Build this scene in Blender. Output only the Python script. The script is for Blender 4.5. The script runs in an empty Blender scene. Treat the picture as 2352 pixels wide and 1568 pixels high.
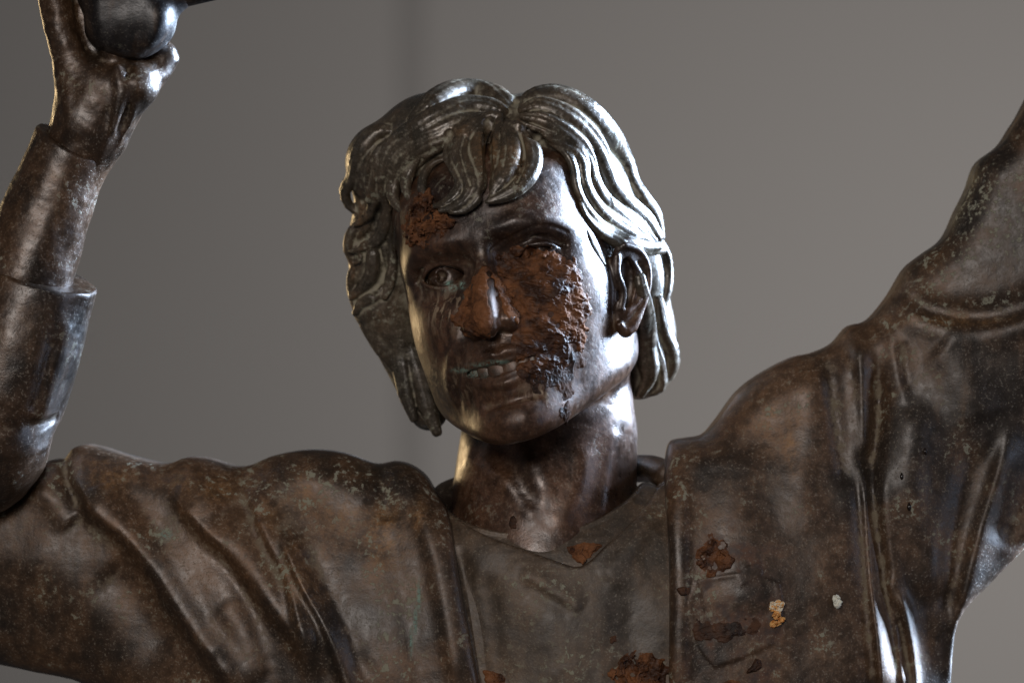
import bpy, math, time
import numpy as np
import openvdb
from mathutils import Vector

T0 = time.time()
# ---------------------------------------------------------------- camera, world, lights
SC = bpy.context.scene
PX = 1.0 / 2500.0            # one modelling unit (u) is 0.4 mm
Z0 = 2.3                     # height of the middle of the picture above the ground, m
DCAM = 12500.0               # camera distance in units (5 m)
EYE = Vector((0, -DCAM * PX, Z0))
cam = bpy.data.cameras.new('camera'); camo = bpy.data.objects.new('camera', cam)
SC.collection.objects.link(camo); camo.location = EYE; camo.rotation_euler = (math.pi / 2, 0, 0)
cam.sensor_width = 36; cam.lens = 36 * DCAM / 2352.0; cam.clip_end = 200
cam.dof.use_dof = True; cam.dof.focus_distance = DCAM * PX - 0.13; cam.dof.aperture_fstop = 4.0
SC.camera = camo
w = bpy.data.worlds.new('World'); SC.world = w; w.use_nodes = True
w.node_tree.nodes['Background'].inputs[0].default_value = (0.62, 0.61, 0.64, 1)
w.node_tree.nodes['Background'].inputs[1].default_value = 0.06
def area(name, loc, target, sx, sy, power, col, spread=180):
    l = bpy.data.lights.new(name, 'AREA'); l.shape = 'RECTANGLE'; l.size = sx; l.size_y = sy
    l.energy = power; l.color = col; l.spread = math.radians(spread)
    o = bpy.data.objects.new(name, l); SC.collection.objects.link(o); o.location = loc
    o.rotation_euler = (Vector(target) - Vector(loc)).to_track_quat('-Z', 'Y').to_euler()
    return o
area('window_light', (4.6, 2.2, 3.75), (0, 0, 2.35), 2.1, 3.2, 1120, (0.57, 0.74, 1.0), 110)
area('window_light_low', (3.4, -0.9, 2.6), (0, 0, 2.2), 0.3, 2.2, 12, (0.62, 0.74, 1.0))
area('warm_window_light', (-2.5, 3.6, 2.4), (0, 0, 2.3), 0.4, 1.4, 30, (1.0, 0.72, 0.38))
area('front_light', (-1.1, -5.6, 4.1), (0, 0, 2.2), 2.2, 1.4, 105, (1.0, 0.93, 0.88))
area('wall_light', (1.9, 5.6, 2.0), (0.5, 9.0, 2.3), 1.0, 1.0, 112, (1.0, 0.975, 0.95))
SC.view_settings.view_transform = 'Standard'; SC.view_settings.look = 'None'
SC.view_settings.exposure = 0; SC.view_settings.gamma = 1

# ---------------------------------------------------------------- numeric helpers
f4 = np.float32
def P(u, v, z):                       # picture position + depth -> true place in units (x right, y up, z to the viewer)
    s = (DCAM - z) / DCAM
    return np.array([(u - 1176.0) * s, (784.0 - v) * s, z], float)
def catmull(pts, n):
    p = np.asarray(pts, float)
    if len(p) < 3:
        t = np.linspace(0, 1, n)[:, None]; return p[0] * (1 - t) + p[-1] * t
    q = np.vstack([2 * p[0] - p[1], p, 2 * p[-1] - p[-2]])
    L = np.r_[0, np.cumsum(np.linalg.norm(np.diff(p[:, :3], axis=0), axis=1) + 1e-6)]
    out = []
    for s in np.linspace(0, L[-1], n):
        i = min(int(np.searchsorted(L, s, 'right')) - 1, len(p) - 2)
        t = (s - L[i]) / (L[i + 1] - L[i]); a, b, c, d = q[i], q[i + 1], q[i + 2], q[i + 3]
        out.append(0.5 * ((2 * b) + (-a + c) * t + (2 * a - 5 * b + 4 * c - d) * t * t + (-a + 3 * b - 3 * c + d) * t ** 3))
    return np.array(out)
def smin(a, b, k):
    if k <= 0: return np.minimum(a, b)
    h = np.maximum(k - np.abs(a - b), 0) / k
    return np.minimum(a, b) - h * h * k * 0.25
def smax(a, b, k): return -smin(-a, -b, k)
_rng = np.random.RandomState(7)
_LAT = _rng.rand(32, 32, 32).astype(f4) * 2 - 1
def vnoise(x, y, z):                  # smooth value noise, period 32
    xi, yi, zi = np.floor(x), np.floor(y), np.floor(z)
    fx, fy, fz = (x - xi), (y - yi), (z - zi)
    fx, fy, fz = [a * a * (3 - 2 * a) for a in (fx, fy, fz)]
    xi, yi, zi = [a.astype(np.int32) & 31 for a in (xi, yi, zi)]
    x1, y1, z1 = (xi + 1) & 31, (yi + 1) & 31, (zi + 1) & 31
    L = _LAT
    c00 = L[xi, yi, zi] * (1 - fx) + L[x1, yi, zi] * fx; c10 = L[xi, y1, zi] * (1 - fx) + L[x1, y1, zi] * fx
    c01 = L[xi, yi, z1] * (1 - fx) + L[x1, yi, z1] * fx; c11 = L[xi, y1, z1] * (1 - fx) + L[x1, y1, z1] * fx
    return (c00 * (1 - fy) + c10 * fy) * (1 - fz) + (c01 * (1 - fy) + c11 * fy) * fz
def fbm(p, s, o=4, g=0.5):
    x, y, z = p[..., 0] / s, p[..., 1] / s, p[..., 2] / s
    r = 0; a = 1.0
    for i in range(o):
        r = r + a * vnoise(x + 7.3 * i, y + 3.1 * i, z + 1.7 * i); x, y, z = x * 2.03, y * 2.03, z * 2.03; a *= g
    return r

class Field:
    def __init__(s, lo, hi, h):
        s.lo = np.array(lo, float); s.h = h
        s.n = (np.ceil((np.array(hi) - s.lo) / h)).astype(int) + 1
        s.f = np.full(s.n, 60.0, f4)
        s.ax = [(s.lo[i] + h * np.arange(s.n[i])).astype(f4) for i in range(3)]
    def box(s, lo, hi):
        a = np.clip(np.floor((np.array(lo) - s.lo) / s.h).astype(int), 0, s.n)
        b = np.clip(np.ceil((np.array(hi) - s.lo) / s.h).astype(int) + 1, 0, s.n)
        sl = tuple(slice(a[i], b[i]) for i in range(3))
        if (b - a).min() <= 0: return None, None
        return sl, (s.ax[0][sl[0]][:, None, None], s.ax[1][sl[1]][None, :, None], s.ax[2][sl[2]][None, None, :])
    def comb(s, sl, d, k, mode):
        if mode == 'add': s.f[sl] = smin(s.f[sl], d, k)
        elif mode == 'cut': s.f[sl] = smax(s.f[sl], -d, k)
        elif mode == 'clip': s.f[sl] = smax(s.f[sl], d, k)
    def ell(s, c, r, k=10, R=None, mode='add'):
        c = np.array(c, float); r = np.array(r, float); R = np.eye(3) if R is None else R
        ext = np.abs(R) @ r + k + 4
        sl, X = s.box(c - ext, c + ext)
        if sl is None: return
        d = [X[i] - f4(c[i]) for i in range(3)]
        q = [d[0] * f4(R[0, j]) + d[1] * f4(R[1, j]) + d[2] * f4(R[2, j]) for j in range(3)]
        k0 = np.sqrt(sum((q[j] / f4(r[j])) ** 2 for j in range(3)))
        k1 = np.sqrt(sum((q[j] / f4(r[j] ** 2)) ** 2 for j in range(3))) + f4(1e-6)
        s.comb(sl, k0 * (k0 - 1) / k1, k, mode)
    def sample(s, p):
        q = (np.asarray(p, float) - s.lo) / s.h
        q = np.clip(q, 0, s.n - 1.001); i = q.astype(int); t = q - i
        f = s.f; x, y, z = i[..., 0], i[..., 1], i[..., 2]; a, b, c = t[..., 0], t[..., 1], t[..., 2]
        g = lambda dx, dy, dz: f[x + dx, y + dy, z + dz]
        return ((g(0,0,0)*(1-a)+g(1,0,0)*a)*(1-b) + (g(0,1,0)*(1-a)+g(1,1,0)*a)*b)*(1-c) + \
               ((g(0,0,1)*(1-a)+g(1,0,1)*a)*(1-b) + (g(0,1,1)*(1-a)+g(1,1,1)*a)*b)*c
    def snap(s, uv, zfall=0.0):       # front surface under picture positions; slides to the silhouette where there is none
        uv = np.asarray(uv, float); zs = s.ax[2][::-1].astype(float)
        sc = (DCAM - zs) / DCAM
        p = np.stack([(uv[:, 0:1] - 1176) * sc, (784 - uv[:, 1:2]) * sc, np.broadcast_to(zs, (len(uv), len(zs)))], -1)
        v = s.sample(p); hit = v < 0
        out = np.zeros((len(uv), 3))
        for i in range(len(uv)):
            if hit[i].any():
                j = int(np.argmax(hit[i])); 
                if j > 0:
                    t = v[i, j - 1] / (v[i, j - 1] - v[i, j]); z = zs[j - 1] * (1 - t) + zs[j] * t
                else: z = zs[0]
            else: z = zs[int(np.argmin(v[i]))]
            out[i] = P(uv[i, 0], uv[i, 1], z)
        return out
    def grad(s, p, e=6.0):
        g = np.stack([s.sample(p + np.eye(3)[i] * e) - s.sample(p - np.eye(3)[i] * e) for i in range(3)], -1)
        return g / (np.linalg.norm(g, axis=-1, keepdims=True) + 1e-9)
    def tube(s, pts, rad, k=4, mode='add', flat=1.0, nrm=None, stri=0, per=10, n=None):
        # chain of segments; rad = half width, flat = thickness/width along the normal
        pts = np.asarray(pts, float); rad = np.broadcast_to(np.asarray(rad, float), (len(pts),))
        m = len(pts); T = np.gradient(pts, axis=0); T /= np.linalg.norm(T, axis=1, keepdims=True) + 1e-9
        if nrm is None: nrm = np.tile([0, 0, 1.0], (m, 1))
        nrm = nrm - T * (nrm * T).sum(1, keepdims=True); nrm /= np.linalg.norm(nrm, axis=1, keepdims=True) + 1e-9
        B = np.cross(T, nrm); mr = rad.max() + k + 6
        sl, X = s.box(pts.min(0) - mr, pts.max(0) + mr)
        if sl is None: return
        D = np.full(s.f[sl].shape, 1e3, f4); o = [sl[i].start for i in range(3)]
        for i in range(m - 1):
            a, b = pts[i], pts[i + 1]; r = max(rad[i], rad[i + 1]) + k + 6
            s2, Y = s.box(np.minimum(a, b) - r, np.maximum(a, b) + r)
            if s2 is None: continue
            ab = b - a; L2 = ab @ ab + 1e-9
            d = [Y[j] - f4(a[j]) for j in range(3)]
            t = np.clip((d[0] * f4(ab[0]) + d[1] * f4(ab[1]) + d[2] * f4(ab[2])) / f4(L2), 0, 1)
            d = [d[j] - t * f4(ab[j]) for j in range(3)]
            ra = f4(rad[i]) + t * f4(rad[i + 1] - rad[i])
            if flat == 1.0 and not stri:
                dd = np.sqrt(d[0] ** 2 + d[1] ** 2 + d[2] ** 2) - ra
            else:
                N = (nrm[i] + nrm[i + 1]); N /= np.linalg.norm(N) + 1e-9; Bn = (B[i] + B[i + 1]); Bn /= np.linalg.norm(Bn) + 1e-9
                nn = d[0] * f4(N[0]) + d[1] * f4(N[1]) + d[2] * f4(N[2])
                l2 = np.maximum(d[0] ** 2 + d[1] ** 2 + d[2] ** 2 - nn * nn, 0)
                q = np.sqrt(l2 + (nn / f4(flat)) ** 2)
                dd = (q - ra) * f4(min(1.0, flat * 1.3))
                if stri:
                    lb = d[0] * f4(Bn[0]) + d[1] * f4(Bn[1]) + d[2] * f4(Bn[2])
                    dd = dd + f4(stri) * (np.cos(lb / ra * f4(per)) + f4(.5) * np.cos(lb / ra * f4(per * 1.9) + f4(1.3))) * np.clip(1.25 - np.abs(lb) / ra, 0, 1)
            s3 = tuple(slice(s2[j].start - o[j], s2[j].stop - o[j]) for j in range(3))
            D[s3] = np.minimum(D[s3], dd)
        s.comb(sl, D, k, mode)
    def push(s, pts, wid, hgt):       # sculpting brush: raise (+) or sink (-) the surface along a chain of points
        pts = np.asarray(pts, float); m = len(pts)
        wid = np.broadcast_to(np.asarray(wid, float), (m,)); hgt = np.broadcast_to(np.asarray(hgt, float), (m,))
        mr = wid.max() * 2.2
        sl, X = s.box(pts.min(0) - mr, pts.max(0) + mr)
        if sl is None: return
        o = [sl[i].start for i in range(3)]; A = np.zeros(s.f[sl].shape, f4)
        for i in range(max(m - 1, 1)):
            a, b = pts[i], pts[min(i + 1, m - 1)]; j1 = min(i + 1, m - 1); r = max(wid[i], wid[j1]) * 2.2
            s2, Y = s.box(np.minimum(a, b) - r, np.maximum(a, b) + r)
            if s2 is None: continue
            ab = b - a; L2 = ab @ ab + 1e-9
            d = [Y[j] - f4(a[j]) for j in range(3)]
            t = np.clip((d[0] * f4(ab[0]) + d[1] * f4(ab[1]) + d[2] * f4(ab[2])) / f4(L2), 0, 1)
            q = sum((d[j] - t * f4(ab[j])) ** 2 for j in range(3))
            ww = f4(wid[i]) + t * f4(wid[j1] - wid[i]); hh = f4(hgt[i]) + t * f4(hgt[j1] - hgt[i])
            g = np.exp(-q / (ww * ww)) * hh
            s3 = tuple(slice(s2[j].start - o[j], s2[j].stop - o[j]) for j in range(3))
            cur = A[s3]; A[s3] = np.where(np.abs(g) > np.abs(cur), g, cur)
        s.f[sl] -= A
    def mesh(s, iso=0.0, f=None):
        g = openvdb.FloatGrid(60.0)
        arr = (s.f if f is None else f)
        g.copyFromArray(np.ascontiguousarray(arr.astype(np.float32)), tolerance=0.0)
        p, q = g.convertToQuads(iso)
        return p.astype(float) * s.h + s.lo, q

def to_world(p):
    return np.stack([p[:, 0] * PX, -p[:, 2] * PX, p[:, 1] * PX + Z0], -1)
COL = SC.collection
def vnormals(p, q):
    n = np.zeros_like(p)
    fn = np.cross(p[q[:, 2]] - p[q[:, 0]], p[q[:, 3 if q.shape[1] > 3 else 1]] - p[q[:, 1 if q.shape[1] > 3 else 0]])
    for k in range(q.shape[1]):
        for c in range(3): n[:, c] += np.bincount(q[:, k], fn[:, c], len(p))
    return n / (np.linalg.norm(n, axis=1, keepdims=True) + 1e-9)
def make(name, p, q, mat, parent=None, attrs=None, smooth=True, flip=False):
    if flip:
        attrs = dict(attrs or {}); attrs['cavity'] = np.clip(cavity(p, q) * (0.30 if mat is not M_MUD else 0.5), -1, 1)
    if flip: q = q[:, ::-1]
    me = bpy.data.meshes.new(name); k = q.shape[1]
    me.vertices.add(len(p)); me.vertices.foreach_set('co', to_world(p).astype(f4).ravel())
    me.loops.add(q.size); me.loops.foreach_set('vertex_index', q.astype(np.int32).ravel())
    me.polygons.add(len(q)); me.polygons.foreach_set('loop_start', (np.arange(len(q)) * k).astype(np.int32))
    me.polygons.foreach_set('use_smooth', np.full(len(q), smooth))
    me.update(calc_edges=True)
    for an, v in (attrs or {}).items():
        a = me.attributes.new(an, 'FLOAT', 'POINT'); a.data.foreach_set('value', v.astype(f4))
    me.materials.append(mat)
    o = bpy.data.objects.new(name, me); COL.objects.link(o)
    if parent is not None:
        o.parent = parent; o.matrix_parent_inverse = parent.matrix_world.inverted() if parent.type != 'EMPTY' else __import__('mathutils').Matrix.Translation(-parent.location)
    return o
def tag(o, label=None, cat=None, group=None, kind=None):
    if label: o['label'] = label
    if cat: o['category'] = cat
    if group: o['group'] = group
    if kind: o['kind'] = kind
    return o
def log(*a): print('%.1fs' % (time.time() - T0), *a, flush=True)

#@@MATERIALS
def mat_new(name):
    m = bpy.data.materials.new(name); m.use_nodes = True
    return m, m.node_tree, m.node_tree.nodes['Principled BSDF']
class NT:
    def __init__(s, nt): s.nt = nt; s.n = nt.nodes; s.tc = s.n.new('ShaderNodeTexCoord')
    def node(s, t, **kw):
        n = s.n.new(t)
        for k, v in kw.items(): setattr(n, k, v)
        return n
    def link(s, a, b): s.nt.links.new(a, b)
    def noise(s, scale, detail=4, rough=.55, stretch=None, dist=0):
        n = s.node('ShaderNodeTexNoise'); n.inputs['Scale'].default_value = scale; n.inputs['Detail'].default_value = detail
        n.inputs['Roughness'].default_value = rough; n.inputs['Distortion'].default_value = dist
        mp = s.node('ShaderNodeMapping'); mp.inputs['Scale'].default_value = stretch or (1, 1, 1)
        s.link(s.tc.outputs['Object'], mp.inputs[0]); s.link(mp.outputs[0], n.inputs['Vector']); return n.outputs['Fac']
    def val(s, x):
        return x
    def _in(s, sock, x):
        if hasattr(x, 'is_linked') or hasattr(x, 'links'): s.link(x, sock)
        else: sock.default_value = x
    def math(s, op, a, b=0.0, clamp=False):
        n = s.node('ShaderNodeMath', operation=op); n.use_clamp = clamp; s._in(n.inputs[0], a); s._in(n.inputs[1], b); return n.outputs[0]
    def ramp(s, x, lo, hi, a=0.0, b=1.0):
        n = s.node('ShaderNodeMapRange'); n.interpolation_type = 'SMOOTHSTEP'; s._in(n.inputs['Value'], x)
        for k, v in zip(('From Min', 'From Max', 'To Min', 'To Max'), (lo, hi, a, b)): n.inputs[k].default_value = v
        return n.outputs[0]
    def mix(s, f, a, b):
        n = s.node('ShaderNodeMix', data_type='RGBA'); s._in(n.inputs['Factor'], f)
        for sock, x in ((n.inputs[6], a), (n.inputs[7], b)):
            if isinstance(x, tuple): sock.default_value = x + (1,) if len(x) == 3 else x
            else: s.link(x, sock)
        return n.outputs[2]
    def attr(s, name):
        n = s.node('ShaderNodeAttribute', attribute_name=name); return n.outputs['Fac']
def bronze(name, dark=(0.030, 0.018, 0.012), warm=(0.10, 0.055, 0.030), dust=(0.21, 0.165, 0.105), green=(0.34, 0.33, 0.24), dusty=1.0, rough=(0.24, 0.42), speck=1.0, film=0.0, dshift=0.0):
    m, nt, b = mat_new(name); N = NT(nt)
    big = N.noise(5.5, 3); mid = N.noise(22, 5, .6); fine = N.noise(120, 6, .65); grit = N.noise(520, 3, .6); sp = N.noise(190, 5, .65); streak = N.noise(60, 4, .6, (1, 1, .18)); drip = N.noise(26, 4, .6, (1, 1, .12))
    col = N.mix(N.ramp(N.math('ADD', N.math('MULTIPLY', big, .6), N.math('MULTIPLY', mid, .4)), .38, .62), dark, warm)
    col = N.mix(N.ramp(streak, .5, .75, 0, .35), col, (0.17, 0.09, 0.042))
    col = N.mix(N.math('MULTIPLY', N.attr('gold'), N.ramp(N.math('ADD', N.math('MULTIPLY', fine, .5), N.math('MULTIPLY', mid, .5)), .40, .60, .25, 1), True), col, (0.30, 0.145, 0.045))
    gm = N.node('ShaderNodeVectorMath', operation='SCALE'); N.link(col, gm.inputs[0]); N.link(N.math('MULTIPLY', N.ramp(fine, .36, .64, .70, 1.28), N.ramp(grit, .38, .62, .85, 1.15)), gm.inputs['Scale']); col = gm.outputs[0]
    col = N.mix(N.ramp(drip, .50, .68, 0, .55), col, (0.022, 0.015, 0.011))
    # dust settled in hollows, thin film elsewhere
    cav = N.attr('cavity')
    dm = N.math('ADD', N.math('MULTIPLY', cav, N.ramp(N.math('ADD', N.math('MULTIPLY', mid, .5), N.math('MULTIPLY', fine, .5)), .38, .62, .15, 1.5)), N.math('ADD', N.math('MULTIPLY', fine, .55), N.math('ADD', N.math('MULTIPLY', big, .5), N.math('MULTIPLY', drip, .4))))
    dfac = N.math('MULTIPLY', N.ramp(dm, .80 + dshift, 1.25 + dshift), .75 * dusty, True)
    dfac = N.math('ADD', dfac, film, True)
    col = N.mix(dfac, col, dust)
    # pale green-grey oxide crust: clustered crisp specks
    sm = N.math('MULTIPLY', N.ramp(N.math('ADD', mid, N.math('MULTIPLY', N.attr('crust'), .35)), .52, .66), N.ramp(N.math('ADD', N.math('MULTIPLY', sp, .65), N.math('MULTIPLY', fine, .35)), .53, .58))
    sfac = N.math('MULTIPLY', sm, .75 * speck, True)
    col = N.mix(sfac, col, green)
    vd = N.math('MULTIPLY', N.attr('verdigris'), N.ramp(N.noise(330, 4, .7), .42, .5), True)
    col = N.mix(vd, col, (0.26, 0.46, 0.38))
    sc_ = N.math('MULTIPLY', N.attr('scrape'), N.ramp(N.noise(210, 4, .6, (1, 1, .22)), .50, .60), True)
    col = N.mix(N.attr('stain'), col, N.mix(N.ramp(fine, .35, .65), (0.05, 0.021, 0.011), (0.14, 0.060, 0.027)))
    col = N.mix(sc_, col, (0.40, 0.29, 0.19))
    dots = N.math('MULTIPLY', N.ramp(grit, .585, .635, 0, .45 * speck), N.ramp(fine, .40, .60, .15, 1))
    col = N.mix(dots, col, (0.32, 0.28, 0.21))
    N.link(col, b.inputs['Base Color'])
    tot = N.math('MAXIMUM', N.math('MAXIMUM', dfac, sfac), N.math('MAXIMUM', N.math('MULTIPLY', N.attr('stain'), .5), N.math('MAXIMUM', vd, dots)))
    rg = N.ramp(N.math('ADD', N.math('MULTIPLY', mid, .5), N.math('MULTIPLY', fine, .5)), .36, .64, rough[0], rough[1])
    rg = N.math('ADD', rg, N.math('MULTIPLY', tot, .45), True)
    N.link(rg, b.inputs['Roughness'])
    N.link(N.math('MULTIPLY', N.math('SUBTRACT', 1.0, tot, True), .25), b.inputs['Metallic'])
    b.inputs['IOR'].default_value = 1.75
    h = N.math('ADD', N.math('MULTIPLY', fine, .45), N.math('ADD', N.math('MULTIPLY', grit, .12), N.math('MULTIPLY', tot, .25)))
    h = N.math('ADD', h, N.math('MULTIPLY', N.noise(42, 3, .5), .9))
    bp = N.node('ShaderNodeBump'); bp.inputs['Strength'].default_value = .5; bp.inputs['Distance'].default_value = .0016
    N.link(h, bp.inputs['Height']); N.link(bp.outputs[0], b.inputs['Normal'])
    return m
M_BRONZE = bronze('bronze_skin', dark=(0.040, 0.022, 0.015), warm=(0.165, 0.078, 0.040), dusty=.8, speck=.45, rough=(.26, .42))
M_HAIR = bronze('bronze_hair', dark=(0.045, 0.036, 0.027), warm=(0.13, 0.088, 0.055), dust=(0.33, 0.29, 0.205), dusty=1.3, speck=1.1, film=.08, rough=(.20, .38), dshift=-.14)
M_ARM = bronze('bronze_sleeve', dark=(0.022, 0.014, 0.010), warm=(0.11, 0.055, 0.026), dusty=1.0, speck=.9, film=.03, rough=(.27, .42))
M_CLOTH = bronze('bronze_cloth', dark=(0.030, 0.019, 0.013), warm=(0.155, 0.076, 0.033), dusty=1.1, speck=1.15, film=.05, rough=(.34, .52))
M_SHIRT = bronze('bronze_shirt', dark=(0.05, 0.036, 0.027), warm=(0.16, 0.095, 0.052), dust=(0.24, 0.185, 0.12), dusty=1.1, speck=1.2, film=.12, rough=(.38, .55))
M_DARK = bronze('black_metal', dark=(0.008, 0.007, 0.009), warm=(0.022, 0.016, 0.014), dusty=.25, speck=.5, rough=(.36, .52))
def mud_material(nm='brown_mud', ca=(0.050, 0.020, 0.010), cb=(0.27, 0.108, 0.042)):
    m, nt, b = mat_new(nm); N = NT(nt)
    a = N.noise(70, 6, .65); c = N.noise(300, 5, .7); d = N.noise(18, 3); st = N.noise(140, 4, .6, (.35, 1, 1.6))
    col = N.mix(N.ramp(N.math('ADD', N.math('MULTIPLY', a, .5), N.math('MULTIPLY', d, .5)), .40, .60), ca, cb)
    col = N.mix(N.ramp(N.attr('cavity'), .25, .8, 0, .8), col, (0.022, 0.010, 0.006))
    col = N.mix(N.ramp(c, .60, .72, 0, .5), col, (0.30, 0.15, 0.07))
    N.link(col, b.inputs['Base Color']); N.link(N.ramp(d, .40, .60, .48, .8), b.inputs['Roughness'])
    b.inputs['IOR'].default_value = 1.38
    h = N.math('ADD', N.math('MULTIPLY', a, .8), N.math('ADD', N.math('MULTIPLY', c, .35), N.math('MULTIPLY', st, .6)))
    bp = N.node('ShaderNodeBump'); bp.inputs['Strength'].default_value = .8; bp.inputs['Distance'].default_value = .002
    N.link(h, bp.inputs['Height']); N.link(bp.outputs[0], b.inputs['Normal'])
    return m
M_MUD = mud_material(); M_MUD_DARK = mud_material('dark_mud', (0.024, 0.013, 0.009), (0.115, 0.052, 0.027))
def picture(p):
    s_ = DCAM / (DCAM - p[:, 2]); return 1176 + p[:, 0] * s_, 784 - p[:, 1] * s_
def blobs(p, l, zmin=-1e9):           # soft patches of wear round given places
    u, v = picture(p); a = np.zeros(len(p))
    for x in l:
        cu, cv, r, st = x[:4]; rv = x[4] if len(x) > 4 else r
        a = np.maximum(a, st * np.exp(-((u - cu) / r) ** 2 - ((v - cv) / rv) ** 2))
    return a * (p[:, 2] > zmin)
def cavity(p, q, it=6, gain=1.0):     # how hollow the surface is at every vertex: where dirt collects
    n = vnormals(p, q); 
    E = np.vstack([q[:, [0, 1]], q[:, [1, 2]], q[:, [2, 3]], q[:, [3, 0]]]); E = np.vstack([E, E[:, ::-1]])
    cnt = np.bincount(E[:, 0], minlength=len(p)) + 1e-9
    def avg(v): return np.bincount(E[:, 0], v[E[:, 1]], len(p)) / cnt
    s = p.copy()
    for _ in range(it): s = np.stack([avg(s[:, k]) for k in range(3)], -1)
    c = ((s - p) * n).sum(1) * gain
    for _ in range(2): c = .5 * c + .5 * avg(c)
    return c

#@@STRUCTURE
def wall():
    m, nt, b = mat_new('painted_plaster'); b.inputs['Base Color'].default_value = (0.20, 0.188, 0.178, 1); b.inputs['Roughness'].default_value = 0.8
    xs = [-7.0, -0.30, -0.22, 9.0]; ys = [9.022, 9.022, 9.0, 9.0]
    ps, qs = [], []
    for x, y in zip(xs, ys): ps += [(x / PX, (0 - Z0) / PX, -y / PX), (x / PX, (5 - Z0) / PX, -y / PX)]
    for i in range(3): qs.append((2 * i, 2 * i + 2, 2 * i + 3, 2 * i + 1))
    o = make('wall', np.array(ps, float), np.array(qs), m, smooth=False)
    tag(o, kind='structure')
wall()

#@@STATUE
statue = bpy.data.objects.new('bronze_statue', None); COL.objects.link(statue); statue.location = (0, 0, 0.0)
tag(statue, 'dark bronze statue of a smiling man with wavy hair and raised arms', 'statue')

# head frame: x to the viewer's right, y up, z out of the face, eye line at y = 0
yaw, roll, pit = math.radians(-15), math.radians(14), math.radians(-6)
Ry = np.array([[math.cos(yaw), 0, math.sin(yaw)], [0, 1, 0], [-math.sin(yaw), 0, math.cos(yaw)]])
Rz = np.array([[math.cos(roll), -math.sin(roll), 0], [math.sin(roll), math.cos(roll), 0], [0, 0, 1]])
Rx = np.array([[1, 0, 0], [0, math.cos(pit), -math.sin(pit)], [0, math.sin(pit), math.cos(pit)]])
HR = Ry @ Rz @ Rx
HO = P(1110, 604, 300) - HR @ np.array([0, 0, 330.0])      # the bridge of the nose is at picture position (1110, 604)
def H(x, y, z): return HO + HR @ np.array([x, y, z], float)
def HP(l): return np.array([H(*a) for a in l])
log('start')

ROWS = {
 300: [(0,285),(90,268),(160,225),(212,140),(238,0)],
 180: [(0,338),(90,325),(160,282),(212,195),(244,60),(252,-60)],
 95: [(0,352),(60,349),(120,330),(175,286),(210,215),(236,90),(250,-60)],
 55: [(0,350),(60,348),(115,336),(168,300),(206,240),(230,130),(244,20)],
 10: [(0,326),(50,318),(110,306),(165,284),(204,238),(228,145),(244,20)],
 -60: [(0,334),(50,326),(105,317),(160,290),(204,240),(232,150),(248,20)],
 -120: [(0,346),(60,338),(116,322),(168,282),(208,220),(232,130),(246,10)],
 -180: [(0,362),(50,352),(106,322),(160,272),(202,200),(226,108),(242,0)],
 -240: [(0,370),(50,356),(102,318),(150,262),(192,184),(220,92),(238,-10)],
 -300: [(0,354),(50,340),(98,300),(142,240),(182,164),(212,76),(232,-15)],
 -362: [(0,366),(42,357),(84,322),(124,255),(162,168),(196,80),(222,-15)],
 -418: [(0,352),(42,340),(80,300),(114,232),(148,152),(182,75),(208,-15)],
 -475: [(0,300),(40,290),(72,255),(100,205),(130,145),(164,70),(195,-15)],
}
def tps(src, val, dst):
    def U(r2): return 0.5 * r2 * np.log(r2 + 1e-9)
    n = len(src); K = U(((src[:, None] - src[None]) ** 2).sum(-1)) + np.eye(n) * 30.0
    Q = np.c_[np.ones(n), src]; A = np.block([[K, Q], [Q.T, np.zeros((3, 3))]])
    c = np.linalg.solve(A, np.r_[val, 0, 0, 0])
    return U(((dst[:, None] - src[None]) ** 2).sum(-1)) @ c[:n] + np.c_[np.ones(len(dst)), dst] @ c[n:]
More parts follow.
